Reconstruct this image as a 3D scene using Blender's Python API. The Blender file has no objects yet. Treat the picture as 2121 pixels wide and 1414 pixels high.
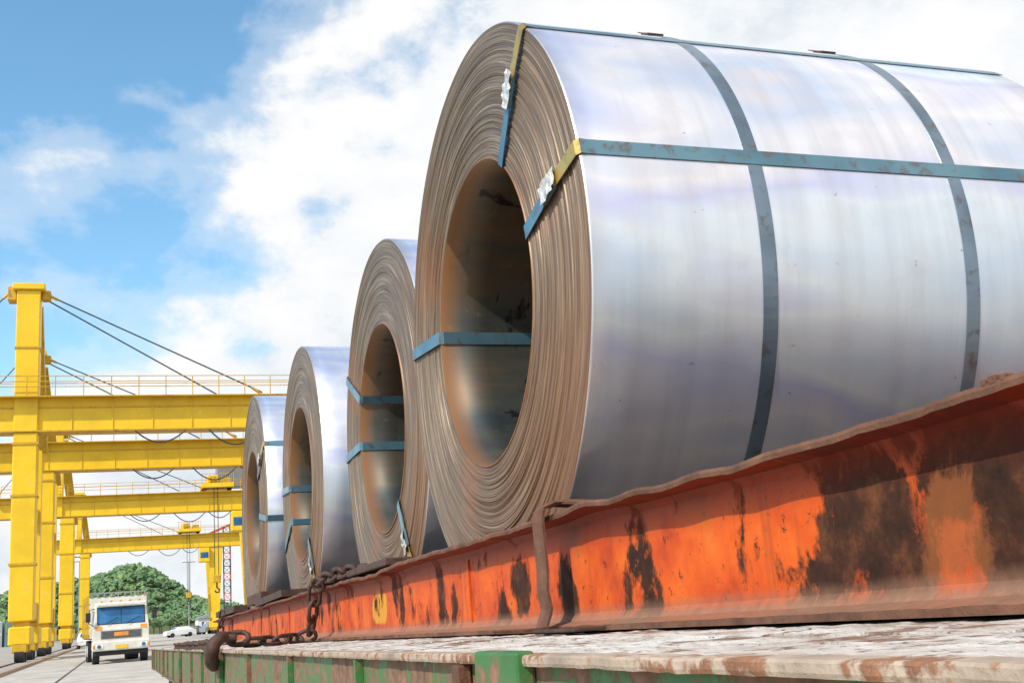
import bpy, bmesh, math, random
from mathutils import Vector, Matrix, noise
random.seed(7)
scene=bpy.context.scene
scene.view_settings.view_transform='Standard'
scene.view_settings.look='None'
scene.view_settings.exposure=0
COL=scene.collection
HC=1.3
TH=math.radians(0.75)
MT=Matrix.Translation((0,0,HC))@Matrix.Rotation(-TH,4,'X')

# ---------------------------------------------------------------- node helpers
def new_mat(name):
    m=bpy.data.materials.new(name); m.use_nodes=True
    nt=m.node_tree; b=nt.nodes['Principled BSDF']
    return m,nt,b
def L(nt,a,b): nt.links.new(a,b)
def setin(nt,sock,v):
    if isinstance(v,bpy.types.NodeSocket): nt.links.new(v,sock)
    else:
        if isinstance(v,(tuple,list)) and len(v)==3 and sock.type=='RGBA': v=(*v,1)
        sock.default_value=v
def coords(nt,scale=(1,1,1),kind='Object'):
    tc=nt.nodes.new('ShaderNodeTexCoord'); mp=nt.nodes.new('ShaderNodeMapping')
    mp.inputs['Scale'].default_value=scale
    L(nt,tc.outputs[kind],mp.inputs['Vector']); return mp.outputs[0]
def nz(nt,vec,scale=5,detail=6,rough=.55,dist=0):
    n=nt.nodes.new('ShaderNodeTexNoise'); L(nt,vec,n.inputs['Vector'])
    n.inputs['Scale'].default_value=scale; n.inputs['Detail'].default_value=detail
    n.inputs['Roughness'].default_value=rough; n.inputs['Distortion'].default_value=dist
    return n.outputs['Fac']
def ramp(nt,fac,stops,interp='LINEAR'):
    r=nt.nodes.new('ShaderNodeValToRGB'); setin(nt,r.inputs[0],fac); cr=r.color_ramp
    cr.interpolation=interp
    while len(cr.elements)<len(stops): cr.elements.new(.5)
    for e,(p,c) in zip(cr.elements,stops):
        e.position=p; e.color=(c,c,c,1) if not isinstance(c,(tuple,list)) else (*c,1)
    return r.outputs[0]
def mixc(nt,fac,a,b,mode='MIX'):
    m=nt.nodes.new('ShaderNodeMix'); m.data_type='RGBA'; m.blend_type=mode
    setin(nt,m.inputs[0],fac); setin(nt,m.inputs[6],a); setin(nt,m.inputs[7],b); return m.outputs[2]
def mth(nt,op,a,b=None,c=None):
    m=nt.nodes.new('ShaderNodeMath'); m.operation=op; setin(nt,m.inputs[0],a)
    if b is not None: setin(nt,m.inputs[1],b)
    if c is not None: setin(nt,m.inputs[2],c)
    return m.outputs[0]
def bump(nt,b,h,strength=.3,dist=.01):
    n=nt.nodes.new('ShaderNodeBump'); n.inputs['Strength'].default_value=strength
    n.inputs['Distance'].default_value=dist; L(nt,h,n.inputs['Height']); L(nt,n.outputs[0],b.inputs['Normal'])
def sep(nt,vec):
    s=nt.nodes.new('ShaderNodeSeparateXYZ'); L(nt,vec,s.inputs[0]); return s.outputs
def comb(nt,x,y,z):
    s=nt.nodes.new('ShaderNodeCombineXYZ')
    for i,v in enumerate((x,y,z)): setin(nt,s.inputs[i],v)
    return s.outputs[0]
def blob(nt,y,z,cy,cz,ry,rz,wob):
    a=mth(nt,'DIVIDE',mth(nt,'SUBTRACT',y,cy),ry); b=mth(nt,'DIVIDE',mth(nt,'SUBTRACT',z,cz),rz)
    d=mth(nt,'SQRT',mth(nt,'ADD',mth(nt,'MULTIPLY',a,a),mth(nt,'MULTIPLY',b,b)))
    return mth(nt,'SUBTRACT',1.0,mth(nt,'ADD',d,wob))

def paint(name,col,rough=.45,metal=0,var=.25,rust=0.0,scale=6,rustcol=(.13,.055,.025),bs=.15,bd=.003):
    m,nt,b=new_mat(name); v=coords(nt)
    n1=nz(nt,v,scale,8,.6); n2=nz(nt,v,scale*4.3,5,.6)
    dark=tuple(c*(1-var) for c in col); lite=tuple(min(1,c*(1+var*.5)) for c in col)
    c=ramp(nt,n1,[(.3,dark),(.7,lite)])
    if rust>0:
        s=mth(nt,'ADD',mth(nt,'MULTIPLY',n1,.6),mth(nt,'MULTIPLY',n2,.4))
        t=.62-rust*.25
        f=ramp(nt,s,[(t,0.0),(t+.05,1.0)])
        rc=ramp(nt,n2,[(.3,tuple(c*.5 for c in rustcol)),(.7,tuple(c*1.8 for c in rustcol))])
        c=mixc(nt,f,c,rc)
        L(nt,mixc(nt,f,(rough,)*3,(.85,)*3),b.inputs['Roughness'])
    else: b.inputs['Roughness'].default_value=rough
    L(nt,c,b.inputs['Base Color']); b.inputs['Metallic'].default_value=metal
    bump(nt,b,n2,bs,bd); return m

# ---------------------------------------------------------------- materials
def m_coilface():
    m,nt,b=new_mat('coil_layer_edges'); v=coords(nt); x,y,z=sep(nt,v)
    r=mth(nt,'SQRT',mth(nt,'ADD',mth(nt,'MULTIPLY',y,y),mth(nt,'MULTIPLY',z,z)))
    big=nz(nt,v,2.2,4,.5)
    rw=mth(nt,'ADD',r,mth(nt,'MULTIPLY',big,.010))
    yn=mth(nt,'DIVIDE',y,r); zn=mth(nt,'DIVIDE',z,r)
    vec=comb(nt,mth(nt,'MULTIPLY',rw,240.0),mth(nt,'MULTIPLY',yn,1.6),mth(nt,'MULTIPLY',zn,1.6))
    n1=nz(nt,vec,1.0,5,.7)
    vec2=comb(nt,mth(nt,'MULTIPLY',rw,34.0),mth(nt,'MULTIPLY',yn,1.2),mth(nt,'MULTIPLY',zn,1.2))
    n2=nz(nt,vec2,1.0,3,.6)
    c=ramp(nt,n1,[(.30,(.035,.022,.014)),(.43,(.125,.083,.053)),(.56,(.25,.18,.118)),(.72,(.52,.41,.29))])
    c=mixc(nt,ramp(nt,n2,[(.35,0.0),(.65,.6)]),c,(.13,.083,.05))
    rf=ramp(nt,nz(nt,v,1.7,5,.6),[(.52,0.0),(.70,.8)])
    low=ramp(nt,mth(nt,'MULTIPLY_ADD',z,-1.0,mth(nt,'MULTIPLY',y,-.5)),[(.2,0.0),(.8,.8)])
    rf=mth(nt,'MAXIMUM',rf,low)
    c=mixc(nt,mth(nt,'MULTIPLY',rf,.7),c,mixc(nt,n1,(.09,.03,.010),(.52,.20,.07)))
    L(nt,c,b.inputs['Base Color']); b.inputs['Metallic'].default_value=.3
    b.inputs['Roughness'].default_value=.5
    bump(nt,b,n1,.7,.002); return m
def m_coilouter():
    m,nt,b=new_mat('rolled_steel_sheet'); v=coords(nt)
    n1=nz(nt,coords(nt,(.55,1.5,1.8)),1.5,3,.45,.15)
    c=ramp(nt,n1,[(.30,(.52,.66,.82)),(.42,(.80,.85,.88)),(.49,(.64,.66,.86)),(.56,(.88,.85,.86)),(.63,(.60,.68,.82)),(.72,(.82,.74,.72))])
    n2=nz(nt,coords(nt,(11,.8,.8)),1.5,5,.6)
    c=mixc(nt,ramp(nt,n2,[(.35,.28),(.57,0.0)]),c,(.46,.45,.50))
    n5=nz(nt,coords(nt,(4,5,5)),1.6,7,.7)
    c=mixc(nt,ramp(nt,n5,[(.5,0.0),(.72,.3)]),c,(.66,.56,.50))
    x,y,z=sep(nt,v)
    ed=ramp(nt,mth(nt,'ADD',x,mth(nt,'MULTIPLY',nz(nt,coords(nt,(1,3,3)),2,4),.05)),[(.02,.7),(.07,0.0)])
    c=mixc(nt,ed,c,(.42,.38,.36))
    sp=nz(nt,v,34,6,.7); sm=ramp(nt,sp,[(.67,0.0),(.72,.7)])
    c=mixc(nt,sm,c,(.22,.16,.12))
    L(nt,c,b.inputs['Base Color']); b.inputs['Metallic'].default_value=.72
    L(nt,ramp(nt,n5,[(.3,.31),(.7,.46)]),b.inputs['Roughness'])
    bump(nt,b,nz(nt,coords(nt,(1,.5,.5)),3.0,2,.5),.06,.02); return m
def m_bore():
    m,nt,b=new_mat('coil_bore_steel'); v=coords(nt); x,y,z=sep(nt,v)
    n1=nz(nt,coords(nt,(1.2,3,3)),2,6,.6,.5); n2=nz(nt,coords(nt,(4,6,3)),1.6,7,.62,.6)
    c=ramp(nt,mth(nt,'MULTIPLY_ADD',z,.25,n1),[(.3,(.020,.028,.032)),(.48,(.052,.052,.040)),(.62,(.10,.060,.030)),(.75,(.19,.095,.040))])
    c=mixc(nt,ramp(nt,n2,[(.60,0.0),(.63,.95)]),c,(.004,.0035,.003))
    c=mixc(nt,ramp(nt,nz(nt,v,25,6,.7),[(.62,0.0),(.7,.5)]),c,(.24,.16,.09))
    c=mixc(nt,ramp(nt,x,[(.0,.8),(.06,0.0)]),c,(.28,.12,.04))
    L(nt,c,b.inputs['Base Color']); b.inputs['Metallic'].default_value=.3
    b.inputs['Roughness'].default_value=.5; bump(nt,b,n2,.2,.002); return m
def m_strap(name,c0,c1,met,rg,rst=.8):
    m,nt,b=new_mat(name); v=coords(nt); n=nz(nt,v,30,6,.65); n2=nz(nt,v,4,3,.5)
    c=ramp(nt,n2,[(.35,c0),(.6,c1)])
    c=mixc(nt,ramp(nt,n,[(.54,0.0),(.64,rst)]),c,(.16,.13,.12))
    L(nt,c,b.inputs['Base Color']); b.inputs['Metallic'].default_value=met; b.inputs['Roughness'].default_value=rg
    bump(nt,b,n,.1,.001); return m
def m_beam():
    m,nt,b=new_mat('rusted_orange_paint'); v=coords(nt); x,y,z=sep(nt,v)
    nb=nz(nt,coords(nt,(1,5.5,4.2)),1.0,5,.55,.5)
    nb2=nz(nt,coords(nt,(1,14,9)),1.0,7,.7,.3)
    nf=nz(nt,v,60,6,.7); nm=nz(nt,v,9,6,.6)
    org=ramp(nt,nm,[(.25,(.24,.024,.003)),(.45,(.52,.062,.003)),(.6,(.64,.10,.004)),(.8,(.60,.17,.02))])
    s=mth(nt,'MULTIPLY_ADD',nb2,.35,mth(nt,'MULTIPLY',nb,.65))
    f=ramp(nt,s,[(.540,0.0),(.575,1.0)])
    wob=mth(nt,'MULTIPLY',mth(nt,'SUBTRACT',nb2,.5),2.6)
    for (cy,cz,ry,rz) in ((.94,.055,.085,.085),(.80,.10,.10,.05),(.76,.03,.06,.05),(1.79,.03,.05,.07),(2.02,.06,.05,.07),(2.6,.06,.03,.08),(3.0,.05,.03,.07)):
        f=mth(nt,'MAXIMUM',f,ramp(nt,blob(nt,y,z,cy,cz,ry,rz,wob),[(0.0,0.0),(.22,1.0)]))
    rc=ramp(nt,nz(nt,v,24,8,.7),[(.3,(.016,.007,.004)),(.5,(.048,.017,.008)),(.7,(.15,.05,.018))])
    speck=ramp(nt,nf,[(.60,0.0),(.65,.9)])
    c=mixc(nt,speck,org,rc)
    drip=nz(nt,coords(nt,(1,40,3)),1.0,5,.6)
    c=mixc(nt,ramp(nt,drip,[(.55,0.0),(.75,.5)]),c,(.16,.035,.010))
    yb=ramp(nt,blob(nt,y,z,3.28,.055,.11,.05,mth(nt,'MULTIPLY',mth(nt,'SUBTRACT',nb2,.5),1.2)),[(0.0,0.0),(.08,.9)])
    c=mixc(nt,yb,c,(.60,.27,.015))
    c=mixc(nt,f,c,rc)
    pb=ramp(nt,blob(nt,y,z,.835,.045,.045,.06,wob),[(0.0,0.0),(.25,.7)])
    c=mixc(nt,pb,c,mixc(nt,nm,(.10,.038,.015),(.40,.12,.03)))
    top=ramp(nt,mth(nt,'ADD',z,mth(nt,'MULTIPLY',mth(nt,'SUBTRACT',nm,.5),.06)),[(.092,0.0),(.140,.92)])  # flange shadow painted dark red into the top of the web
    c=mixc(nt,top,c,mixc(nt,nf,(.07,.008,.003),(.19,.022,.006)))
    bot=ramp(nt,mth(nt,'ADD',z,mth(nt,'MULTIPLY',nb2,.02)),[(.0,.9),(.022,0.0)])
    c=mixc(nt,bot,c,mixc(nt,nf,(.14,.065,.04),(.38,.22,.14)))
    L(nt,c,b.inputs['Base Color']); b.inputs['Specular IOR Level'].default_value=.25
    L(nt,mixc(nt,f,(.55,)*3,(.9,)*3),b.inputs['Roughness'])
    bump(nt,b,mth(nt,'ADD',mth(nt,'MULTIPLY',f,.4),nf),.4,.002); return m
def m_deck():
    m,nt,b=new_mat('weathered_deck'); v=coords(nt)
    n1=nz(nt,coords(nt,(6,2,6)),3,8,.65); n2=nz(nt,v,70,6,.7); n3=nz(nt,v,14,6,.65)
    c=ramp(nt,n1,[(.3,(.32,.23,.16)),(.45,(.55,.47,.40)),(.6,(.70,.66,.60))])
    c=mixc(nt,ramp(nt,n3,[(.53,0.0),(.58,.85)]),c,(.20,.09,.045))
    c=mixc(nt,ramp(nt,n2,[(.56,0.0),(.64,.8)]),c,(.07,.04,.03))
    L(nt,c,b.inputs['Base Color']); b.inputs['Roughness'].default_value=.85
    bump(nt,b,mth(nt,'ADD',n1,n2),.9,.006); return m
def m_concrete():
    m,nt,b=new_mat('concrete_paving'); v=coords(nt); n1=nz(nt,v,.25,8,.6); n2=nz(nt,v,3,8,.7)
    c=ramp(nt,n1,[(.3,(.28,.26,.23)),(.7,(.43,.40,.36))])
    c=mixc(nt,ramp(nt,n2,[(.3,.35),(.6,0.0)]),c,(.18,.165,.15))
    L(nt,c,b.inputs['Base Color']); b.inputs['Roughness'].default_value=.9; bump(nt,b,n2,.3,.01); return m
def m_leaf():
    m,nt,b=new_mat('hill_foliage'); v=coords(nt)
    n=nz(nt,v,.12,8,.7); n2=nz(nt,v,1.3,4,.6)
    c=ramp(nt,mth(nt,'MULTIPLY_ADD',n2,.5,mth(nt,'MULTIPLY',n,.5)),[(.36,(.06,.12,.065)),(.48,(.10,.19,.08)),(.60,(.22,.30,.11))])  # greens lightened to put distance haze into the colour
    L(nt,c,b.inputs['Base Color']); b.inputs['Roughness'].default_value=.8; return m

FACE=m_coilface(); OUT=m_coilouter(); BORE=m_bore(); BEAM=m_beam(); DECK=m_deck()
STRAP=m_strap('blued_steel_strap',(.075,.17,.23),(.15,.28,.34),.6,.36)
BAND=m_strap('grey_steel_band',(.12,.17,.22),(.24,.31,.38),.75,.36,.7)
GOLD=m_strap('gold_reflection_strap',(.42,.26,.05),(.62,.42,.11),.6,.35,.5)  # golden reflection on outer face segments, painted in as strap colour
CONC=m_concrete(); LEAF=m_leaf()
RUST=paint('heavy_rust',(.17,.075,.042),.85,.2,.5,0,18,bs=.8,bd=.004)
RUSTD=paint('dark_rusty_iron',(.10,.055,.04),.7,.4,.5,0,25,bs=.6,bd=.003)
DECKD=paint('darkened_deck',(.030,.022,.018),.9,.1,.5,.2,9,bs=.6,bd=.003)  # deck colour darkened under the coils, for blacker gaps and less bounce
GREEN=paint('green_rail_paint',(.05,.19,.045),.5,0,.4,.66,9,(.15,.08,.045),bs=.4)
LIP=paint('rail_lip_worn',(.50,.38,.28),.75,.1,.45,.45,14,(.2,.09,.045),bs=.8,bd=.004)
FOIL=paint('silver_seal_foil',(.70,.67,.62),.4,.5,.35,0,60,bs=1,bd=.003)
WOOD=paint('timber_dunnage',(.08,.05,.033),.9,0,.5,0,12,bs=.6)
YEL=paint('crane_yellow_paint',(.78,.50,.010),.42,0,.16,.10,.6,(.52,.31,.04),bs=.05)
YELD=paint('crane_yellow_worn',(.58,.35,.012),.5,0,.3,.3,1.2,(.25,.13,.04),bs=.05)
CABLE=paint('steel_cable',(.05,.05,.055),.5,.3,.2,0,5)
GREY=paint('grey_steel',(.30,.31,.32),.5,.4,.2,0,2)
BLACK=paint('black_rubber',(.022,.022,.024),.8,0,.3,0,6)
CREAM=paint('truck_cream_paint',(.66,.64,.57),.35,0,.2,.12,2.5,(.35,.27,.19))
GLASSM=paint('windscreen_glass',(.04,.18,.40),.08,.4,.4,0,1.0,bs=0)
PLATE=paint('number_plate_yellow',(.8,.5,.03),.5)
ORANGE=paint('marker_orange',(.75,.28,.05),.5)
BLUE=paint('car_blue_paint',(.05,.12,.42),.3,.2,.1)
REDP=paint('red_paint',(.50,.05,.03),.5)
WHITEP=paint('white_paint',(.75,.75,.73),.5,0,.15,0,.5)
ROOF=paint('roof_sheet',(.32,.36,.40),.6,.2,.2,0,.5)
SOIL=paint('hill_soil',(.10,.12,.05),.9,0,.4,0,.1)
ORLIP=paint('rusted_inner_edge',(.36,.15,.06),.6,.3,.4,0,20)
CONT=[paint('container_'+n,c,.5,.1,.2,.1,.5) for n,c in (('blue',(.05,.15,.35)),('red',(.4,.07,.04)),('green',(.05,.25,.15)),('white',(.6,.6,.58)))]

# ---------------------------------------------------------------- mesh builder
class MB:
    def __init__(s): s.v=[];s.f=[];s.mi=[];s.sm=[];s.mats=[]
    def m(s,mat):
        if mat not in s.mats: s.mats.append(mat)
        return s.mats.index(mat)
    def add(s,vs,fs,mat,smooth=False):
        o=len(s.v); s.v+= [tuple(v) for v in vs]; i=s.m(mat)
        for f in fs: s.f.append(tuple(o+k for k in f)); s.mi.append(i); s.sm.append(smooth)
    BF=[(0,3,2,1),(4,5,6,7),(0,1,5,4),(1,2,6,5),(2,3,7,6),(3,0,4,7)]
    def box(s,x0,x1,y0,y1,z0,z1,mat):
        s.add([(x0,y0,z0),(x1,y0,z0),(x1,y1,z0),(x0,y1,z0),(x0,y0,z1),(x1,y0,z1),(x1,y1,z1),(x0,y1,z1)],s.BF,mat)
    def bbox(s,x0,x1,y0,y1,z0,z1,mat,bev=.02,seg=2):
        bm=bmesh.new(); bmesh.ops.create_cube(bm,size=1)
        for v in bm.verts: v.co=Vector(((x0+x1)/2+v.co.x*(x1-x0),(y0+y1)/2+v.co.y*(y1-y0),(z0+z1)/2+v.co.z*(z1-z0)))
        bmesh.ops.bevel(bm,geom=bm.edges[:],offset=bev,segments=seg,affect='EDGES',profile=.5)
        bm.verts.index_update(); s.add([v.co for v in bm.verts],[[v.index for v in f.verts] for f in bm.faces],mat); bm.free()
    def bar(s,p0,p1,w,h,mat,up=(0,0,1),w1=None,h1=None):
        p0=Vector(p0);p1=Vector(p1);d=(p1-p0).normalized();u=Vector(up)
        sd=d.cross(u)
        if sd.length<1e-4: sd=d.cross(Vector((1,0,0)))
        sd.normalize();u=sd.cross(d).normalized()
        w1=w if w1 is None else w1; h1=h if h1 is None else h1
        vs=[]
        for p,a,b in ((p0,w,h),(p1,w1,h1)):
            vs+=[p-sd*a/2-u*b/2,p+sd*a/2-u*b/2,p+sd*a/2+u*b/2,p-sd*a/2+u*b/2]
        s.add(vs,s.BF,mat)
    def cyl(s,p0,p1,r,mat,n=10,r1=None,cap=True):
        p0=Vector(p0);p1=Vector(p1);d=(p1-p0).normalized()
        a=d.orthogonal().normalized();b=d.cross(a);r1=r if r1 is None else r1
        vs=[];
        for p,q in ((p0,r),(p1,r1)):
            for i in range(n):
                t=2*math.pi*i/n; vs.append(p+a*math.cos(t)*q+b*math.sin(t)*q)
        s.add(vs,[(i,(i+1)%n,n+(i+1)%n,n+i) for i in range(n)],mat,True)
        if cap: s.add(vs,[tuple(range(n-1,-1,-1)),tuple(range(n,2*n))],mat)
    def tube(s,pts,r,mat,n=8,closed=False):
        pts=[Vector(p) for p in pts];N=len(pts);vs=[];prev=None
        rr=r if isinstance(r,(list,tuple)) else [r]*N
        for i,p in enumerate(pts):
            if closed: d=pts[(i+1)%N]-pts[i-1]
            else: d=pts[min(i+1,N-1)]-pts[max(i-1,0)]
            d.normalize()
            a=d.orthogonal().normalized() if prev is None else (prev-d*prev.dot(d)).normalized()
            prev=a;b=d.cross(a)
            for k in range(n):
                t=2*math.pi*k/n; vs.append(p+(a*math.cos(t)+b*math.sin(t))*rr[i])
        fs=[]
        for i in range(N if closed else N-1):
            j=(i+1)%N
            for k in range(n): fs.append((i*n+k,i*n+(k+1)%n,j*n+(k+1)%n,j*n+k))
        s.add(vs,fs,mat,True)
        if not closed: s.add(vs,[tuple(range(n-1,-1,-1)),tuple((N-1)*n+k for k in range(n))],mat)
    def ribbon(s,pts,side,w,t,mat):
        pts=[Vector(p) for p in pts];side=Vector(side).normalized();vs=[];N=len(pts)
        for i,p in enumerate(pts):
            d=(pts[min(i+1,N-1)]-pts[max(i-1,0)]).normalized(); n=d.cross(side).normalized()
            vs+=[p-side*w/2-n*t/2,p+side*w/2-n*t/2,p+side*w/2+n*t/2,p-side*w/2+n*t/2]
        fs=[(0,3,2,1),tuple(4*(N-1)+k for k in range(4))]
        for i in range(N-1):
            for k in range(4): fs.append((4*i+k,4*i+(k+1)%4,4*i+4+(k+1)%4,4*i+4+k))
        s.add(vs,fs,mat)
    def obj(s,name,parent=None,mw=None):
        me=bpy.data.meshes.new(name); me.from_pydata(s.v,[],s.f)
        for m in s.mats: me.materials.append(m)
        me.polygons.foreach_set('material_index',s.mi); me.polygons.foreach_set('use_smooth',s.sm)
        bm=bmesh.new(); bm.from_mesh(me); bmesh.ops.recalc_face_normals(bm,faces=bm.faces[:]); bm.to_mesh(me); bm.free()
        me.update(); o=bpy.data.objects.new(name,me); COL.objects.link(o)
        if parent: o.parent=parent
        if mw is not None: o.matrix_world=mw
        return o
def empty(name,mw):
    e=bpy.data.objects.new(name,None); e.empty_display_size=.2; COL.objects.link(e); e.matrix_world=mw; return e

# ---------------------------------------------------------------- steel coils
def edir(phi): 
    p=math.radians(phi); return Vector((0,-math.cos(p),math.sin(p))),Vector((0,math.sin(p),math.cos(p)))
def coil(xf,yc,zc,R,r,Ln,bands,straps,seed,yaw=0,nr=100,seg=256):
    rnd=random.Random(seed)
    e=empty('steel_coil',MT@Matrix.Translation((xf,yc,zc))@Matrix.Rotation(math.radians(yaw),4,'Z'))
    mb=MB(); prof=[]
    tel=0
    for i in range(nr+1):
        t=i/nr
        tel+=rnd.uniform(-.0007,.0007); tel*=.95
        x=tel+rnd.uniform(-.0007,.0007)
        if rnd.random()<.12: x-=rnd.uniform(.0005,.0022)
        if i==0: x=-.004
        if i==1: x=-.003
        prof.append((x,r+(R-.003-r)*t,'f' if i>1 else 'o'))
    outer=[(.004,R)]+[(Ln*k/14,R) for k in range(1,14)]+[(Ln-.004,R)]
    back=[(Ln+rnd.uniform(-.002,.002),R-(R-r)*k/20) for k in range(1,20)]
    bore=[(Ln-Ln*k/10,r) for k in range(0,10)]
    full=[(p[0],p[1]) for p in prof]+outer+back+bore
    n=len(full); vs=[]
    ph=rnd.random()*10
    for k in range(seg):
        a=2*math.pi*k/seg; ca,sa=math.cos(a),math.sin(a)
        for i,(x,rad) in enumerate(full):
            xx=x
            if 2<i<=nr: xx+=.0010*noise.noise(Vector((ca*2.0+ph,sa*2.0,i*.9)))
            rr=rad
            if 0<i<nr: rr+=.0018*noise.noise(Vector((ca*1.2+ph,sa*1.2,i*.05)))
            vs.append((xx,ca*rr,sa*rr))
    F={'f':[],'o':[],'out':[],'b':[]}
    for k in range(seg):
        k2=(k+1)%seg
        for i in range(n):
            j=(i+1)%n
            q=(k*n+i,k*n+j,k2*n+j,k2*n+i)
            if i<1: F['o'].append(q)
            elif i<nr: F['f'].append(q)
            elif i<=nr+len(outer)-0: F['out'].append(q)
            elif i<nr+len(outer)+len(back): F['f'].append(q)
            else: F['b'].append(q)
    mb.v+=vs
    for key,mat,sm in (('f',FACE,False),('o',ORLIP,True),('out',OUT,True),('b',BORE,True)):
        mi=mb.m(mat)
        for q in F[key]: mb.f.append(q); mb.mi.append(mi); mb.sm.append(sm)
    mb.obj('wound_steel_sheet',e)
    bb=MB(); W=.034
    for bx in bands:
        N=200; vs=[];w=W/2
        for k in range(N):
            a=2*math.pi*k/N; dx=.004*math.sin(a*1+bx*5)
            for (x,rad) in ((-w,R+.0003),(-w,R+.0016),(w,R+.0016),(w,R+.0003)):
                vs.append((bx+dx+x,math.cos(a)*rad,math.sin(a)*rad))
        fs=[(k*4+c,k*4+c+1,((k+1)%N)*4+c+1,((k+1)%N)*4+c) for k in range(N) for c in range(3)]
        bb.add(vs,fs,BAND,False)
        ev,tv=edir(62); c=Vector((bx-.01,0,0))+ev*(R+.004)
        bb.bar(c-tv*.02,c+tv*.02,.042,.006,RUSTD,up=ev); bb.bar(c+tv*.01,c+tv*.055+ev*.005,.03,.002,RUSTD,up=ev)
    if bands: bb.obj('circumferential_bands',e)
    sb=MB(); 
    for (phi,clip) in straps:
        ev,tv=edir(phi); X=Vector((1,0,0)); w=.034
        o=.002; mr=r+(R-r)*.52
        p1=[X*(Ln)+ev*(R+o), X*(Ln*.5)+ev*(R+o), X*.02+ev*(R+o), X*.002+ev*(R+.004)]
        p2=[X*.002+ev*(R+.004),X*(-.006)+ev*(R-.006), X*(-.008)+ev*(R-.04)]
        p3=[]
        if clip:
            p2+=[X*(-.011)+ev*(mr+.05),X*(-.016)+ev*(mr+.03),X*(-.014)+ev*mr]
            p3=[X*(-.014)+ev*mr,X*(-.010)+ev*(mr-.05)]
        else: p3=[p2[-1]]
        p3+=[X*(-.009)+ev*(r+.03), X*(-.008)+ev*(r-.001), X*(.004)+ev*(r-.0035), X*(.05)+ev*(r-.003), X*Ln+ev*(r-.003)]
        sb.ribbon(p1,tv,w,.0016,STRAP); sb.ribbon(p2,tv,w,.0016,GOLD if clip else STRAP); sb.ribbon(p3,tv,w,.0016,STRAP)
        if clip:
            vs=[];N=9
            for i in range(N):
                for j in range(4):
                    h=rnd.uniform(0,.007)
                    vs.append(Vector((-.017-h,0,0))+ev*(mr-.03+.085*i/(N-1)+rnd.uniform(-.002,.002))+tv*((j-1.5)/1.5*(.021+rnd.uniform(-.003,.003))))
            fs=[(i*4+j,i*4+j+1,i*4+j+5,i*4+j+4) for i in range(N-1) for j in range(3)]
            sb.add(vs,fs,FOIL)
            sb.bar(Vector((-.012,0,0))+ev*(mr-.03),Vector((-.012,0,0))+ev*(mr+.04),.037,.008,STRAP,up=(1,0,0))
    if straps: sb.obj('axial_straps',e)
    return e
U=.84
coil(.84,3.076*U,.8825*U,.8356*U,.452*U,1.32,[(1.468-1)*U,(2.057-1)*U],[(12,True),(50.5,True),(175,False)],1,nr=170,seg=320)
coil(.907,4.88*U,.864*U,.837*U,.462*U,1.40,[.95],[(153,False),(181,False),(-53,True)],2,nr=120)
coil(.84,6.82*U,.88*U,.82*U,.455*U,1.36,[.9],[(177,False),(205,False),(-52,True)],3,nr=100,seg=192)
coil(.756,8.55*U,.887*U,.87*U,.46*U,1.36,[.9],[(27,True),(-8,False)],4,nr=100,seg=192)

tb=MB()
DZ=-.0275
for (xf,yc,zc,R) in ((.84,3.076*U,.8825*U,.8356*U),(.907,4.88*U,.864*U,.837*U),(.84,6.82*U,.88*U,.82*U),(.756,8.55*U,.887*U,.87*U)):
    for s in (-1,1):
        o=.30; top=zc-math.sqrt(R*R-o*o)
        a=yc+s*o
        tb.add([(xf+.03,a-s*.06,DZ+.003),(xf+.03,a+s*.12,DZ+.003),(xf+.03,a+s*.12,top+.055),(xf+.03,a-s*.06,top-.022),
                (xf+1.3,a-s*.06,DZ+.003),(xf+1.3,a+s*.12,DZ+.003),(xf+1.3,a+s*.12,top+.055),(xf+1.3,a-s*.06,top-.022)],MB.BF,WOOD)
tb.obj('timber_chocks',None,MT)

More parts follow.
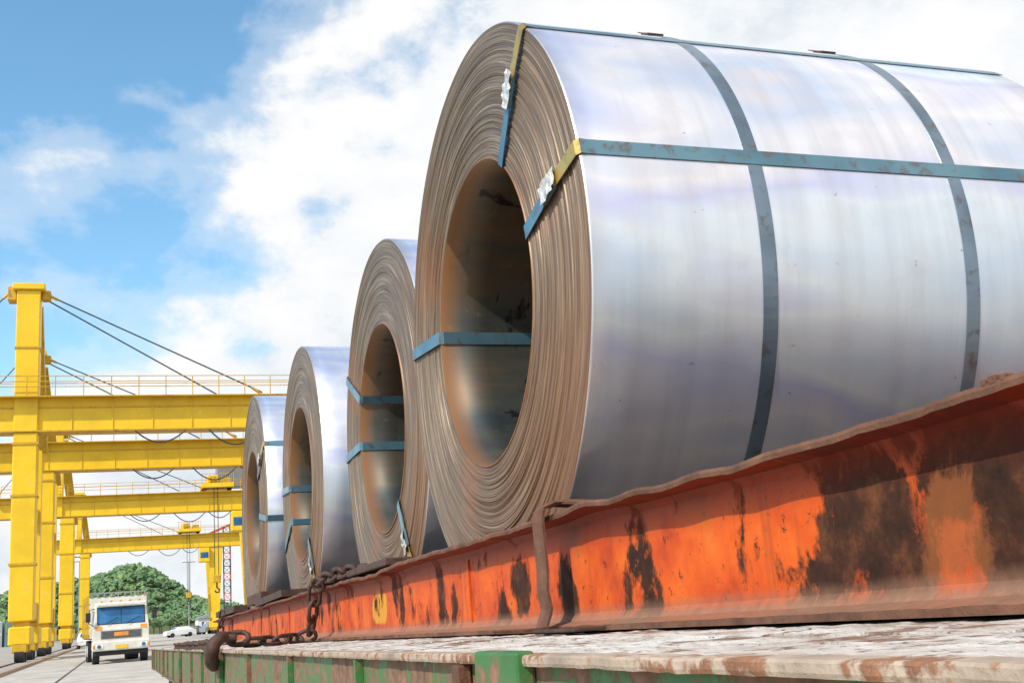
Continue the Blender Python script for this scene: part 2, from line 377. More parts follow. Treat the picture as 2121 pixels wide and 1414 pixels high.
# ---------------------------------------------------------------- I beams
def ibeam(x0,y0,y1,wid):
    mb=MB(); n=int((y1-y0)/.015)
    def zt(y): return .1545+.009*noise.noise(Vector((y*1.7,3,0)))+.008*math.exp(-((y-1.62)/.12)**2)-.002*math.exp(-((y-1.2)/.2)**2)
    xw=x0+wid*.5
    rows=[]
    for i in range(n+1):
        y=y0+(y1-y0)*i/n; z=zt(y); lip=.006*noise.noise(Vector((y*2.3,9,1)))+.0035*noise.noise(Vector((y*11,2,1)))+.0012*noise.noise(Vector((y*45,2,1)))
        jx=.003*noise.noise(Vector((y*9,5,5)))+.006*noise.noise(Vector((y*1.6,5,9)))
        bz=DZ+.001; b2=.0012*noise.noise(Vector((y*20,1,8)))
        rows.append([(x0+jx,y,z-.008+lip),(x0+jx-.001,y,z-.003+lip),(x0+jx+.001,y,z+.001+lip),(x0+wid,y,z),(x0+wid,y,z-.009),
          (xw+.012,y,z-.011),(xw+.004,y,z-.02),(xw+.004,y,bz+.024),(xw+.012,y,bz+.013),(x0+wid,y,bz+.009),(x0+wid,y,bz),(x0+jx*.4,y,bz),(x0+jx*.4,y,bz+.008+b2),
          (xw-.014,y,bz+.014),(xw-.004,y,bz+.026),(xw-.004,y,z-.022),(xw-.012,y,z-.012)])
    m=len(rows[0]); vs=[v for r_ in rows for v in r_]; fb=[];fr=[]
    for i in range(n):
        for k in range(m):
            q=(i*m+k,i*m+(k+1)%m,(i+1)*m+(k+1)%m,(i+1)*m+k)
            (fr if k in (0,1,2,3,10,11) else fb).append(q)
    mb.v+=vs
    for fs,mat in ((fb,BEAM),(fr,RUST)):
        mi=mb.m(mat)
        for q in fs: mb.f.append(q);mb.mi.append(mi);mb.sm.append(False)
    mb.add([vs[k] for k in range(m)],[tuple(range(m))],RUST); mb.add([vs[n*m+k] for k in range(m)],[tuple(range(m))],RUST)
    for y in (2.35,5.2,8.1):
        mb.box(xw-.008,xw-.0045,y,y+.007,DZ+.028,.128,BEAM)
    return mb
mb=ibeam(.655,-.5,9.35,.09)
for (y,s) in ((.700,.004),(.710,.006),(.722,.004)):
    mb.bbox(.655,.667,y,y+s*1.5,.152,.1560+s*.6,RUST,.0015,2)
mb.obj('steel_i_beam',None,MT)
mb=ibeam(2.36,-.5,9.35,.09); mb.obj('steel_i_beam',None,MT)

mb=MB()
y=1.752
mb.ribbon([(.54,y-.01,DZ+.008),(.60,y-.006,DZ+.006),(.632,y,DZ+.008),(.641,y,DZ+.03),(.643,y,.01),(.640,y+.003,.04),(.642,y+.002,.07),(.641,y,.10),(.640,y,.150),(.643,y,.166),(.652,y,.174),(.67,y-.002,.177),(.70,y-.008,.174),(.735,y-.02,.168)],(0,1,0),.048,.0045,RUST)
mb.ribbon([(.645,y-.03,.170),(.66,y-.055,.1765),(.68,y-.09,.172),(.70,y-.12,.166)],(1,.4,0),.02,.004,RUST)
mb.bbox(.60,.65,y-.22,y-.04,DZ+.002,DZ+.007,RUSTD,.0015,1)
mb.obj('bent_steel_clamp',None,MT)

mb=MB()
mb.bbox(.665,.83,3.05,3.62,.163,.184,RUSTD,.004)
mb.bbox(.66,.80,3.75,4.35,.164,.178,RUSTD,.004)
mb.bbox(.67,.78,4.05,4.25,.179,.204,RUSTD,.006)
mb.bar((.72,5.2,.185),(.70,6.1,.172),.12,.03,RUSTD)
mb.bar((.70,5.9,.20),(.70,6.6,.20),.10,.05,RUSTD)
mb.bar((.70,7.5,.19),(.70,9.0,.19),.09,.04,RUSTD)
mb.obj('rusty_steel_plates',None,MT)

# ---------------------------------------------------------------- trailer
tr=empty('flatbed_trailer',MT)
XE=.30
mb=MB()
n=1500
def deckstrip(xa,xb,zoff,seed,mat):
    vs=[];Y0=-1.2;Y1=13.7
    for i in range(n+1):
        yy=Y0+(Y1-Y0)*i/n
        a=xa+.003*noise.noise(Vector((yy*8,seed,0))); b=xb+.003*noise.noise(Vector((yy*8,seed,4)))
        z=DZ+zoff+.0012*noise.noise(Vector((yy*6,seed,8)))
        h=[.0016*noise.noise(Vector((yy*30,seed,q)))+.0030*max(0,noise.noise(Vector((yy*70,seed,q+.5)))) for q in range(4)]
        vs+=[(a,yy,z-.02),(a,yy,z+h[0]),(a+.25*(xb-xa),yy,z+h[1]),(b-.3*(xb-xa),yy,z+h[2]),(b,yy,z+h[3]*.6),(b,yy,z-.02)]
    fs=[(i*6+k,i*6+k+1,i*6+k+7,i*6+k+6) for i in range(n) for k in range(5)]
    mb.add(vs,fs,mat)
x=XE+.022;k=0
while x<2.70:
    w=.085 if x<.66 else .14; deckstrip(x,x+w,-.002+random.uniform(-.0014,.0004),k*3.3+1,DECK if x<.66 else DECKD); x+=w+.004; k+=1
mb.box(XE+.03,2.75,-1.2,13.7,DZ-.05,DZ-.024,RUSTD)
mb.obj('deck',tr,MT)
mb=MB()
n=1200;vs=[]
for i in range(n+1):
    yy=-1.2+15.0*i/n
    a=XE+.0016*noise.noise(Vector((yy*13,1,0)))+.0014*noise.noise(Vector((yy*40,1,0)))
    z=DZ-.0015+.0012*noise.noise(Vector((yy*17,3,0)))+.0008*noise.noise(Vector((yy*60,3,0)))
    vs+=[(a+.001,yy,z-.0085),(a,yy,z-.006),(a,yy,z-.0015),(a+.002,yy,z),(XE+.021,yy,z+.0004),(XE+.021,yy,z-.009)]
fs=[(i*6+k,i*6+(k+1)%6,i*6+6+(k+1)%6,i*6+6+k) for i in range(n) for k in range(6)]
mb.add(vs,fs,LIP)
mb.box(XE+.012,XE+.020,-1.2,13.8,DZ-.20,DZ-.011,GREEN)
mb.box(XE-.001,XE+.020,-1.2,13.8,DZ-.21,DZ-.2003,GREEN)
for yp in (.885,3.95,6.9,9.9,13.0):
    mb.bbox(XE-.006,XE+.0115,yp,yp+.115,DZ-.22,DZ+.0015,GREEN,.003,2)
    mb.bbox(XE-.004,XE+.011,yp+.18,yp+.20,DZ-.20,DZ-.0115,RUST,.002,1)
for yp in (1.6,2.3,3.1,5.0,5.8,8,9,11,12):
    mb.box(XE+.001,XE+.0115,yp,yp+.012,DZ-.195,DZ-.0115,GREEN)
mb.box(XE-.002,2.75,13.702,13.8,DZ-.22,DZ-.001,RUST)
mb.obj('side_rail',tr,MT)
mb=MB()
for xx in (.8,2.1):
    mb.box(xx,xx+.14,-1.1,13.6,-.42,DZ-.052,RUSTD)
for yw in (10.0,11.3,12.6):
    for xx in (.45,2.35):
        mb.cyl((xx,yw,-.78),(xx+.26,yw,-.78),.48,BLACK,28); mb.cyl((xx-.01,yw,-.78),(xx+.02,yw,-.78),.24,GREY,20)
    mb.cyl((.6,yw,-.78),(2.4,yw,-.78),.07,RUSTD)
for yw in (.9,2.6):
    mb.box(.7,.8,yw,yw+.1,-1.25,-.42,RUSTD); mb.box(2.2,2.3,yw,yw+.1,-1.25,-.42,RUSTD)
mb.obj('running_gear',tr,MT)

# ---------------------------------------------------------------- chain & hook
def link(mb,p,d,side,ln,wd,r):
    d=Vector(d).normalized();side=Vector(side);side=(side-d*side.dot(d)).normalized()
    pts=[];hl=ln/2-wd/2
    for i in range(7):
        t=-math.pi/2+math.pi*i/6; pts.append(Vector(p)+d*(hl+math.cos(t)*wd/2)+side*math.sin(t)*wd/2)
    for i in range(7):
        t=math.pi/2+math.pi*i/6; pts.append(Vector(p)+d*(-hl+math.cos(t)*wd/2)+side*math.sin(t)*wd/2)
    mb.tube(pts,r,RUSTD,8,True)
def chain(path,ln=.078,wd=.042,r=.0072,seed=1):
    mb=MB();rnd=random.Random(seed); path=[Vector(p) for p in path]
    seg=[(path[i+1]-path[i]).length for i in range(len(path)-1)];T=sum(seg);pitch=ln-2.4*r;k=0;s=0
    while s<T:
        q=s;i=0
        while i<len(seg)-1 and q>seg[i]: q-=seg[i];i+=1
        d=(path[i+1]-path[i]).normalized(); p=path[i]+d*q
        up=Vector((0,0,1)) if abs(d.z)<.8 else Vector((1,0,0))
        a=d.cross(up).normalized(); b=a.cross(d)
        ang=(math.pi/4+ (math.pi/2 if k%2 else 0))+rnd.uniform(-.25,.25)
        link(mb,p,d,a*math.cos(ang)+b*math.sin(ang),ln,wd,r)
        s+=pitch;k+=1
    return mb
mb=chain([(.72,3.45,.175),(.675,3.7,.185),(.645,3.92,.178),(.628,4.02,.155),(.622,4.06,.06),(.622,4.12,-.002),(.60,4.14,-.012),(.53,4.08,-.012),(.45,4.02,-.012),(.36,3.98,-.010)])
mb.obj('tie_down_chain',None,MT)
mb=chain([(.31,4.55,-.012),(.33,5.2,-.014),(.315,6.0,-.012),(.335,7.0,-.014),(.32,7.8,-.013)],seed=4); mb.obj('tie_down_chain',None,MT)
mb=chain([(.64,8.2,.17),(.632,8.25,.1),(.63,8.28,0)],seed=5); mb.obj('tie_down_chain',None,MT)
mb=MB()
hp=[(.345,3.97,.0),(.325,3.93,.012),(.300,3.90,.012),(.278,3.89,-.005),(.268,3.90,-.035),(.272,3.94,-.065),(.282,4.0,-.078),(.288,4.06,-.070),(.290,4.09,-.045)]
mb.tube(hp,[.012,.017,.020,.022,.024,.023,.019,.013,.006],RUSTD,12)
link(mb,(.36,3.98,.004),(1,0,.0),(0,.6,.8),.07,.05,.009)
mb.bbox(.30,.35,3.90,3.96,-.0,.02,RUSTD,.006,2)
mb.obj('chain_hook',None,MT)

# ---------------------------------------------------------------- ground
mb=MB(); mb.add([(-3000,-3000,0),(3000,-3000,0),(3000,6000,0),(-3000,6000,0)],[(0,1,2,3)],CONC); mb.obj('ground')
JOINT=paint('expansion_joint',(.07,.065,.06),.9)
mb=MB(); mb.add([(-4.3,-40,.004),(8.0,-40,.004),(8.0,420,.004),(-4.3,420,.004)],[(0,1,2,3)],paint('concrete_road',(.48,.43,.37),.9,0,.3,.15,.7,(.2,.18,.16),bs=.2)); mb.obj('road')
mb=MB()
yy=0
while yy<300:
    mb.add([(-4.3,yy,.008),(8,yy,.008),(8,yy+.06,.008),(-4.3,yy+.06,.008)],[(0,1,2,3)],JOINT); yy+=6
mb.add([(-1.9,-10,.0125),(-1.82,-10,.0125),(-1.82,400,.0125),(-1.9,400,.0125)],[(0,1,2,3)],JOINT)
mb.obj('road_joints')
mb=MB()
for x in (-5.85,): mb.box(x,x+.08,-20,420,.0,.06,RUSTD)
mb.box(-4.6,-4.3,-20,420,-.1,.13,LIP)
mb.obj('crane_rail_and_kerb')

# ---------------------------------------------------------------- gantry cranes
def crane(y0,trolley=None,house=False,fest=True,mdx=0,mw=.68):
    e=empty('gantry_crane',Matrix.Translation((0,y0,0)))
    xl=-5.65; xr=13.6; zb=13.35; zt=15.5; xm=xl+mdx
    mb=MB()
    mb.bbox(xl-.68,xl+.68,-.7,.7,2.3,13.349,YEL,.06,1)
    mb.bbox(xm-mw,xm+mw,-.76,.76,13.35,22.2,YEL,.06,1)
    for z in (5.5,9.5,12.6): mb.box(xl-.74,xl+.74,-.76,.76,z,z+.14,YELD)
    mb.box(xm-mw-.05,xm+mw+.05,-.81,.81,18.5,18.62,YELD)
    mb.bbox(xm-mw-.25,xm+mw+.25,-.95,.95,22.2,22.6,YEL,.05,1)
    mb.bbox(xm-mw-.55,xm-mw-.03,-.5,.5,21.6,22.5,YELD,.05,1); mb.bbox(xm+mw+.03,xm+mw+.55,-.3,.3,21.7,22.3,YELD,.05,1)
    mb.bar((xl,6.8,2.3),(xl,6.8,13.3),1.0,1.0,YEL,(0,1,0))
    mb.bar((xl+.35,6.8,13.3),(xm+.25,1.3,21.6),.9,.8,YELD,(0,1,0))
    mb.bar((xl,0,9.0),(xl,6.8,9.0),.7,.8,YEL)
    mb.bar((xl,0,3.0),(xl,6.8,3.0),.8,1.0,YEL)
    for yy in (0,6.8):
        mb.bar((xr,yy,13.3),(xr,yy,2.0),2.2,1.3,YEL,(0,1,0),1.0,1.0)
    mb.bar((xr,0,3.0),(xr,6.8,3.0),.8,1.0,YEL)
    for s in (-.2,.2): mb.cyl((xl+s,7.5,2.5),(xl+s,7.5,13),.03,YELD,5)
    z=2.6
    while z<13: mb.cyl((xl-.2,7.5,z),(xl+.2,7.5,z),.02,YELD,4); z+=.4
    mb.obj('legs_and_mast',e)
    mb=MB()
    for x in (xl,xr):
        for yy in (0,6.8):
            mb.bbox(x-.6,x+.6,yy-1.3,yy+1.3,.95,2.0,YEL,.08,1)
            mb.bbox(x-.45,x+.45,yy-.5,yy+.5,1.9,2.4,YELD,.05,1)
            for w in (-.85,.85):
                mb.cyl((x-.25,yy+w,.48),(x+.25,yy+w,.48),.48,BLACK,20); mb.bbox(x-.42,x+.42,yy+w-.45,yy+w+.45,.55,1.1,YELD,.05,1)
    mb.obj('bogies',e)
    mb=MB()
    mb.box(-13,22,-.55,.55,zb+.08,zt-.08,YEL)
    mb.box(-13,22,-.80,.80,zt-.08,zt,YELD); mb.box(-13,22,-.80,.80,zb,zb+.08,YELD)
    x=-12.5
    while x<22:
        mb.box(x,x+.05,-.61,-.551,zb+.1,zt-.1,YEL); x+=2.35
    mb.box(-13,22,-.60,-.5505,zb+1.45,zb+1.52,YELD)
    mb.box(-13,22,-1.35,-.81,zt-.12,zt-.06,YELD)
    mb.obj('main_girder',e)
    mb=MB()
    x=-12
    while x<22:
        mb.cyl((x,-1.3,zt-.06),(x,-1.3,zt+1.15),.03,YELD,6); x+=1.6
    for z in (.5,.82,1.15): mb.cyl((-12,-1.3,zt+z),(22,-1.3,zt+z),.025,YELD,6)
    mb.cyl((-12,.7,zt+1.1),(22,.7,zt+1.1),.025,YELD,6)
    mb.obj('handrail',e)
    mb=MB()
    for (xa,za,xb) in ((xm+mw+.4,22.0,8.4),(xm-mw-.4,22.2,-12.5)):
        mb.cyl((xa,-.25,za),(xb,-.25,zt+.25),.045,CABLE,6)
        d=Vector((xb-xa,0,zt+.25-za)).normalized()
        mb.cyl(Vector((xb,-.25,zt+.25))-d*.7,(xb,-.25,zt+.1),.09,YELD,8); mb.cyl((xa,-.25,za),Vector((xa,-.25,za))+d*.6,.09,YELD,8)
    mb.cyl((xm+mw+.4,.35,21.8),(5.6,.35,zt+.25),.045,CABLE,6)
    if fest:
        for (x0,x1,s) in ((.6,3.6,.75),(5.0,8.3,1.0),(8.6,11,.7)):
            pts=[(x0+(x1-x0)*t/12,-.8,zb-.05-s*4*(t/12)*(1-t/12)) for t in range(13)]
            mb.tube(pts,.05,CABLE,6)
    mb.obj('cables',e)
    if trolley is not None:
        x=trolley; mb=MB()
        mb.bbox(x-1.6,x+1.8,-1.6,2.6,zt+.3,zt+.8,YEL,.05,1)
        for a in (-1.3,1.4): mb.cyl((x+a,-.3,zt+.25),(x+a,.3,zt+.25),.25,BLACK,14)
        mb.bbox(x-1.0,x+.2,-1.0,1,zt+.8,zt+1.7,YEL,.05,1); mb.bbox(x+.6,x+1.5,-1,1.5,zt+.8,zt+1.4,YELD,.05,1)
        mb.cyl((x-.7,-1.2,zt+1.2),(x+.1,-1.2,zt+1.2),.35,YELD,14)
        for i in range(9): mb.cyl((x-1.6+i*.42,-1.6,zt+.8),(x-1.6+i*.42,-1.6,zt+1.8),.03,YELD,6)
        mb.cyl((x-1.6,-1.6,zt+1.8),(x+1.8,-1.6,zt+1.8),.03,YELD,6)
        if house:
            mb.bbox(x+.3,x+3.4,2.8,5,zt+.8,zt+3.4,GREY,.05,1)
            for i in range(14): mb.box(x+.4+i*.21,x+.48+i*.21,2.74,2.799,zt+.9,zt+3.3,GREY)
        mb.bbox(x+1.5,x+3.1,-1.2,1.0,zb-2.3,zb-.1,YEL,.08,1); mb.box(x+1.7,x+2.9,-1.23,-1.205,zb-1.7,zb-.8,GLASSM)
        mb.cyl((x-.3,-.9,zt+.3),(x-.3,-.9,6.5),.04,CABLE,6); mb.cyl((x+.1,-.9,zt+.3),(x+.1,-.9,6.5),.04,CABLE,6)
        mb.bbox(x-.5,x+.3,-1.2,-.6,5.7,6.5,YELD,.05,1); mb.tube([(x-.1,-.9,5.7),(x-.1,-.9,5.2),(x+.15,-.9,4.95),(x+.1,-.9,4.7),(x-.2,-.9,4.7),(x-.3,-.9,4.9)],.09,CABLE,8)
        mb.obj('trolley',e)
crane(73.5); crane(91.5,mdx=-.75,mw=.45); crane(128,9.5,True,mdx=-.85,mw=.4); crane(187,9.6,mdx=-.9,mw=.4)

# ---------------------------------------------------------------- truck
def truck(x,y,yaw):
    mw=Matrix.Translation((x,y,0))@Matrix.Rotation(math.radians(yaw),4,'Z'); e=empty('cargo_truck',mw)
    mb=MB()
    prof=[(0,.62),(0,1.45),(.06,1.62),(.30,2.50),(.45,2.62),(1.75,2.62),(1.85,2.5),(1.85,.62)]
    vs=[(-1.15,a,b) for a,b in prof]+[(1.15,a,b) for a,b in prof];n=len(prof)
    for i,(a,b) in enumerate(prof):
        if b>2.4: vs[i]=(-1.05,a,b); vs[n+i]=(1.05,a,b)
    mb.add(vs,[tuple(range(n))]+[tuple(range(2*n-1,n-1,-1))]+[(i,(i+1)%n,n+(i+1)%n,n+i) for i in range(n)],CREAM)
    def front(x0,x1,z0,z1,off,mat):
        def yy(z): return 0 if z<1.45 else (.06*(z-1.45)/.17 if z<1.62 else .06+(z-1.62)*.24/.88)
        mb.add([(x0,yy(z0)-off,z0),(x1,yy(z0)-off,z0),(x1,yy(z1)-off,z1),(x0,yy(z1)-off,z1),
                (x0,yy(z0)+.01,z0),(x1,yy(z0)+.01,z0),(x1,yy(z1)+.01,z1),(x0,yy(z1)+.01,z1)],[(0,1,2,3),(0,4,5,1),(1,5,6,2),(2,6,7,3),(3,7,4,0)],mat)
    front(-1.0,1.0,1.66,2.42,.012,BLACK); front(-.96,.96,1.69,2.38,.018,GLASSM)
    front(-.015,.015,1.69,2.38,.022,BLACK)
    mb.bar((-.7,-.02,1.68),(-.1,.06,1.95),.02,.02,BLACK); mb.bar((.2,-.02,1.68),(.8,.06,1.95),.02,.02,BLACK)
    mb.bbox(-1.0,1.0,-.08,.20,2.43,2.56,CREAM,.03,1)
    front(-.85,.85,1.05,1.40,.02,GREY)
    for i in range(6): front(-.82,.82,1.08+i*.052,1.10+i*.052,.035,BLACK)
    front(-.30,.30,1.15,1.32,.045,ORANGE)
    front(-1.08,-.80,1.44,1.60,.02,ORANGE); front(.80,1.08,1.44,1.60,.02,ORANGE)
    mb.bbox(-1.2,1.2,-.16,.1,.55,.95,CREAM,.05,2)
    for s in (-1,1):
        mb.bbox(s*.92-.18,s*.92+.18,-.185,-.15,.64,.84,WHITEP,.03,1); mb.cyl((s*.92,-.19,.74),(s*.92,-.2,.74),.08,GLASSM,14)
        mb.bbox(s*1.13-.05,s*1.13+.05,-.19,-.15,.66,.82,ORANGE,.02,1)
        mb.tube([(s*1.1,.15,2.35),(s*1.32,-.1,2.33),(s*1.36,-.12,1.75),(s*1.14,.05,1.62)],.018,BLACK,6)
        mb.bbox(s*1.38-.10,s*1.38+.10,-.17,-.12,1.8,2.2,BLACK,.02,1)
        mb.box(s*1.152-.01,s*1.152+.01,.45,1.35,1.65,2.3,GLASSM)
    mb.box(-.26,.26,-.18,-.165,.62,.78,PLATE)
    mb.bbox(-1.1,1.1,-.05,.3,.35,.55,BLACK,.03,1)
    for i in range(5): mb.bbox(-.8+i*.4-.06,-.8+i*.4+.06,.45,.55,2.62,2.70,ORANGE,.02,1)
    mb.obj('cab',e)
    mb=MB()
    mb.bbox(-1.22,1.22,2.0,8.6,1.05,1.25,RUSTD,.02,1)
    for s in (-1,1):
        for i in range(5): mb.box(s*1.22-.03,s*1.22+.03,2.02,8.58,1.28+i*.34,1.54+i*.34,CREAM)
        for i in range(7): mb.box(s*1.26-.03,s*1.26+.03,2.1+i*1.05,2.2+i*1.05,1.1,3.0,YELD)
    for i in range(5): mb.box(-1.19,1.19,2.0,2.06,1.28+i*.34,1.54+i*.34,CREAM)
    mb.box(-1.22,1.22,1.92,1.995,1.1,2.85,CREAM)
    for i in range(9): mb.box(-1.2+i*.29,-1.15+i*.29,1.93,1.98,2.85,3.05,GREY)
    mb.box(-1.22,1.22,1.93,1.98,3.05,3.10,GREY)
    vs=[];N=12
    for i in range(N+1):
        for j in range(N+1): vs.append((-1.15+2.3*i/N,2.1+6.4*j/N,2.65+.3*math.sin(math.pi*i/N)+.12*noise.noise(Vector((i*.6,j*.6,0)))))
    mb.add(vs,[(i*(N+1)+j,(i+1)*(N+1)+j,(i+1)*(N+1)+j+1,i*(N+1)+j+1) for i in range(N) for j in range(N)],WOOD)
    mb.obj('cargo_bed',e)
    mb=MB()
    for yy in (.75,5.6,6.9):
        for s in (-1,1):
            w=.28 if yy<2 else .5
            a=s*1.15;b=s*(1.15-w)
            mb.cyl((a,yy,.5),(b,yy,.5),.5,BLACK,26); mb.cyl((a+s*.01,yy,.5),(a-s*.03,yy,.5),.26,WHITEP,16)
        mb.cyl((-1,yy,.5),(1,yy,.5),.08,BLACK)
    mb.box(-.5,.5,.5,8.4,.7,1.04,BLACK)
    mb.obj('wheels_and_chassis',e)
truck(-.10,54.0,4)

def car(name,x,y,mat,yaw,van=False):
    mb=MB()
    prof=[(0,.35),(0,.75),(.15,.9),(1.0,1.0),(1.7,1.45),(3.2,1.47),(4.0,1.0),(4.3,.95),(4.35,.35)] if not van else [(0,.35),(0,1.0),(.5,1.15),(1.0,1.9),(4.3,1.95),(4.4,.35)]
    n=len(prof);vs=[]
    for s in (-1,1):
        for a,b in prof: vs.append((s*(.85-(.16 if b>1.2 else 0)),a,b))
    mb.add(vs,[tuple(range(n))]+[tuple(range(2*n-1,n-1,-1))]+[(i,(i+1)%n,n+(i+1)%n,n+i) for i in range(n)],mat)
    if van: mb.add([(-.66,.58,1.22),(.66,.58,1.22),(.60,.93,1.78),(-.60,.93,1.78)],[(0,1,2,3)],GLASSM)
    else: mb.add([(-.68,1.1,1.08),(.68,1.1,1.08),(.6,1.62,1.42),(-.6,1.62,1.42)],[(0,1,2,3)],GLASSM)
    for yy in (.85,3.4):
        for s in (-1,1): mb.cyl((s*.87,yy,.32),(s*.65,yy,.32),.32,BLACK,16)
    for s in (-1,1): mb.bbox(s*.6-.15,s*.6+.15,-.02,.05,.62,.78,WHITEP,.02,1)
    mb.obj(name,None,Matrix.Translation((x,y,0))@Matrix.Rotation(math.radians(yaw),4,'Z'))
car('parked_car',-3.6,150,BLUE,5); car('parked_car',-3.0,190,WHITEP,0); car('parked_car',-3.2,118,WHITEP,4); car('parked_car',-5.9,215,REDP,10)
car('parked_van',12,195,WHITEP,-60,True); car('parked_car',8.5,200,GREY,-80); car('parked_car',5.6,175,WHITEP,-75)

# ---------------------------------------------------------------- hill with forest
def hz(x,y):
    pts=[(-160,4),(-90,8),(-50,13),(-30,17),(-20,18),(-12,18.5),(-6,20.5),(-1,22.5),(5,22.5),(11,20),(17,15.5),(23,11),(30,8),(40,6),(60,5),(120,7),(220,3)]
    h=0
    for (a,b),(c,d) in zip(pts,pts[1:]):
        if a<=x<=c: h=b+(d-b)*(x-a)/(c-a)
    w=max(0,1-abs(y-430)/55)
    return h*math.sin(w*math.pi/2)
mb=MB(); nx,ny=120,24; vs=[]
for j in range(ny+1):
    for i in range(nx+1):
        x=-160+380*i/nx;y=375+110*j/ny; vs.append((x,y,hz(x,y)*1.0-.6))
mb.add(vs,[(j*(nx+1)+i,j*(nx+1)+i+1,(j+1)*(nx+1)+i+1,(j+1)*(nx+1)+i) for j in range(ny) for i in range(nx)],SOIL,True)
mb.obj('hill')
def clumps(name,pts,mat):
    bm=bmesh.new(); bmesh.ops.create_icosphere(bm,subdivisions=2,radius=1); bv=[v.co.copy() for v in bm.verts]; bf=[[v.index for v in f.verts] for f in bm.faces]; bm.free()
    mb=MB();rnd=random.Random(3)
    for (p,r) in pts:
        o=Vector((rnd.random()*50,rnd.random()*50,0)); vs=[]
        for v in bv:
            k=1+.8*noise.noise(v*1.7+o)+.7*noise.noise(v*5+o)
            vs.append((p[0]+v.x*r*k,p[1]+v.y*r*k,p[2]+v.z*r*k*.85))
        mb.add(vs,bf,mat)
    return mb.obj(name)
rnd=random.Random(11); pts=[]
for i in range(2800):
    x=rnd.uniform(-50,50) if i%6 else rnd.uniform(-150,200); y=rnd.uniform(380,440); z=hz(x,y)
    if z<.5: continue
    r=rnd.uniform(.4,1.5)*rnd.uniform(.7,1.1); pts.append(((x,y,z-.6+r*.4+rnd.uniform(0,1.8)*rnd.random()),r))
clumps('forest_trees',pts,LEAF)
mb=MB(); pts=[]
for i in range(26):
    x=rnd.uniform(-45,40); y=rnd.uniform(330,365); h=rnd.uniform(3.5,6.5)
    mb.cyl((x,y,0),(x,y,h*.7),.18,WOOD,6,.08)
    for k in range(9):
        a=rnd.random()*6.28; q=rnd.uniform(.2,1.6)
        if k<3: mb.cyl((x,y,h*.5),(x+math.cos(a)*q,y+math.sin(a)*q,h*.8),.06,WOOD,5,.03)
        pts.append(((x+math.cos(a)*q,y+math.sin(a)*q,h*.62+rnd.random()*h*.4),rnd.uniform(.5,1.1)))
mb.obj('tree_trunks'); clumps('tree_crowns',pts,LEAF)

# ---------------------------------------------------------------- distant port things
def pole(x,y,h):
    mb=MB(); mb.cyl((x,y,0),(x,y,h),.16,GREY,8,.08); mb.bar((x-1.2,y,h),(x+1.2,y,h),.12,.12,GREY)
    for s in (-1.1,-.4,.4,1.1): mb.bbox(x+s-.25,x+s+.25,y-.2,y+.2,h+.05,h+.3,WHITEP,.04,1)
    mb.obj('light_pole')
pole(-7.6,190,13); pole(-7.2,210,13.5); pole(12.3,240,14)
mb=MB()
mb.box(12,17,205,214,0,2.6,WHITEP); mb.add([(11.7,204.7,2.6),(17.3,204.7,2.6),(17.3,214.3,2.6),(11.7,214.3,2.6),(14.5,204.7,3.5),(14.5,214.3,3.5)],[(0,1,4),(1,2,5,4),(2,3,5),(3,0,4,5)],ROOF)
for i in range(3): mb.box(12.6+i*1.5,13.4+i*1.5,204.96,204.999,1.1,2.0,GLASSM)
mb.box(16.2,16.8,204.96,204.999,.0,2.0,GREY); mb.obj('site_office')
mb=MB()
for i in range(10):
    for k in range(rnd.randint(1,2)):
        x=-48+i*3.1; mb.bbox(x,x+2.5,262,268,k*2.6+.01,k*2.6+2.59,CONT[rnd.randint(0,3)],.05,1)
        for q in range(8): mb.box(x+.15+q*.29,x+.28+q*.29,261.95,261.999,k*2.6+.2,k*2.6+2.4,GREY)
mb.obj('container_stack')
mb=MB()
for i in range(14):
    x=rnd.uniform(16,34);y=rnd.uniform(225,250)
    mb.bbox(x,x+rnd.uniform(1.5,3),y,y+3,.01,rnd.uniform(1.2,3.5),CONT[rnd.randint(0,3)],.05,1)
mb.obj('stacked_cargo')
mb=MB(); cx,cy=20.6,250
for k in range(14):
    z0=2+k*1.4;z1=z0+1.4;mt=REDP if k%3==0 else CABLE; s=.7
    cs=[(-s,-s),(s,-s),(s,s),(-s,s)]
    for i,(a,b) in enumerate(cs):
        c,d=cs[(i+1)%4]
        mb.cyl((cx+a,cy+b,z0),(cx+a,cy+b,z1),.09,mt,6); mb.cyl((cx+a,cy+b,z0),(cx+c,cy+d,z1),.05,mt,5); mb.cyl((cx+a,cy+b,z1),(cx+c,cy+d,z1),.05,mt,5)
mb.bbox(cx-2,cx+2,cy-2,cy+2,.6,2,REDP,.1,1)
for a in (-1.6,1.6):
    for b in (-1.4,1.4): mb.cyl((cx+a-.2,cy+b,.5),(cx+a+.2,cy+b,.5),.5,BLACK,14)
mb.bar((cx,cy,21.6),(cx+12,cy,26),.5,.5,REDP); mb.bar((cx,cy,21.6),(cx-4,cy,20),.5,.5,REDP)
mb.obj('lattice_crane')
mb=MB()
HUL=[(-58,1.2),(-54,0),(-20,0),(-17,1.5),(-16,4.2),(-57,4.2)]
vs=[(a,300,b) for a,b in HUL]+[(a,312,b) for a,b in HUL];n=len(HUL)
mb.add(vs,[tuple(range(n)),tuple(range(2*n-1,n-1,-1))]+[(i,(i+1)%n,n+(i+1)%n,n+i) for i in range(n)],CONT[0])
mb.bbox(-52,-44,302,310,4.2,9.5,WHITEP,.2,1); mb.bbox(-50,-46,303,309,9.5,12,WHITEP,.2,1)
for i in range(6): mb.box(-51.4+i*1.2,-50.7+i*1.2,301.93,301.999,7,8,GLASSM)
mb.cyl((-48,306,12),(-48,306,18),.25,WHITEP)
mb.obj('moored_ship')

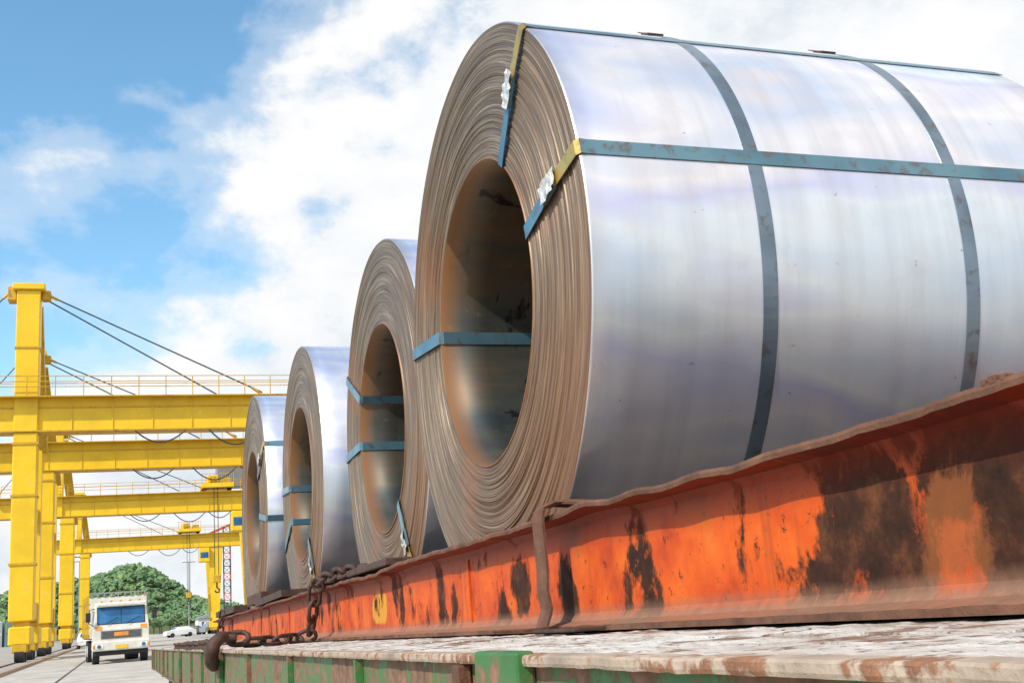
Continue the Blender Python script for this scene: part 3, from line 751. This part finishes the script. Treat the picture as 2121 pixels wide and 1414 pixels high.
# ---------------------------------------------------------------- world
w=bpy.data.worlds.new('World'); scene.world=w; w.use_nodes=True
nt=w.node_tree; nt.nodes.clear()
sd=Vector((-.62,-.40,.68)).normalized()
sky=nt.nodes.new('ShaderNodeTexSky'); sky.sky_type='NISHITA'; sky.sun_disc=False
sky.sun_elevation=math.asin(sd.z); sky.sun_rotation=math.atan2(sd.x,sd.y)%(2*math.pi)
sky.air_density=1.0; sky.dust_density=.5; sky.ozone_density=1.5
hs=nt.nodes.new('ShaderNodeHueSaturation'); hs.inputs['Hue'].default_value=.485; hs.inputs['Saturation'].default_value=1.15; hs.inputs['Value'].default_value=1.65
L(nt,sky.outputs[0],hs.inputs['Color'])
bg1=nt.nodes.new('ShaderNodeBackground'); bg1.inputs[1].default_value=.14; L(nt,hs.outputs[0],bg1.inputs[0])
tc=nt.nodes.new('ShaderNodeTexCoord'); X,Y,Z=sep(nt,tc.outputs['Generated'])
vec=comb(nt,mth(nt,'ADD',X,.35),Y,mth(nt,'MULTIPLY',Z,1.5))
n1=nz(nt,vec,4.6,10,.56,.15); n2=nz(nt,vec,9,8,.6,.2)
s=mth(nt,'MULTIPLY_ADD',mth(nt,'SUBTRACT',n1,.5),1.9,mth(nt,'MULTIPLY',mth(nt,'SUBTRACT',n2,.5),.6))
s=mth(nt,'ADD',s,mth(nt,'MULTIPLY',X,2.4)); s=mth(nt,'MULTIPLY_ADD',Z,-1.2,s)
s=mth(nt,'MULTIPLY_ADD',mth(nt,'MAXIMUM',mth(nt,'SUBTRACT',.30,Z),0.0),2.0,s)
s=mth(nt,'MULTIPLY_ADD',mth(nt,'MAXIMUM',mth(nt,'MULTIPLY',Y,-1.0),0.0),1.5,s)  # extra cloud added behind the camera to brighten the coil reflections
cl=ramp(nt,mth(nt,'ADD',s,.46),[(.04,.0),(.22,.30),(.46,1.0)],'EASE')
cc=ramp(nt,mth(nt,'MULTIPLY_ADD',n1,.5,mth(nt,'MULTIPLY',n2,.5)),[(.36,(.66,.74,.83)),(.46,(.92,.95,.98)),(.53,(1,1,1))])
bg2=nt.nodes.new('ShaderNodeBackground'); bg2.inputs[1].default_value=1.0; L(nt,cc,bg2.inputs[0])
mx=nt.nodes.new('ShaderNodeMixShader'); L(nt,cl,mx.inputs[0]); L(nt,bg1.outputs[0],mx.inputs[1]); L(nt,bg2.outputs[0],mx.inputs[2])
out=nt.nodes.new('ShaderNodeOutputWorld'); L(nt,mx.outputs[0],out.inputs[0])
ld=bpy.data.lights.new('sun','SUN'); ld.energy=4.5; ld.angle=math.radians(.53); ld.color=(1,.93,.81)
lo=bpy.data.objects.new('sun',ld); COL.objects.link(lo); lo.rotation_euler=sd.to_track_quat('Z','Y').to_euler(); lo.location=(-20,-20,30)

# ---------------------------------------------------------------- camera
a=Vector((.9462,-.0058,-.3237)).normalized(); u=Vector((-.3151,-.2486,-.9159)); u=(u-a*u.dot(a)).normalized(); ww=a.cross(u)
R=Matrix((a,u,ww)).to_4x4()
cd=bpy.data.cameras.new('camera'); cam=bpy.data.objects.new('camera',cd); COL.objects.link(cam)
cam.matrix_world=MT@R
cd.sensor_width=36; cd.lens=2340/2121*36; cd.clip_start=.01; cd.clip_end=8000
scene.camera=cam
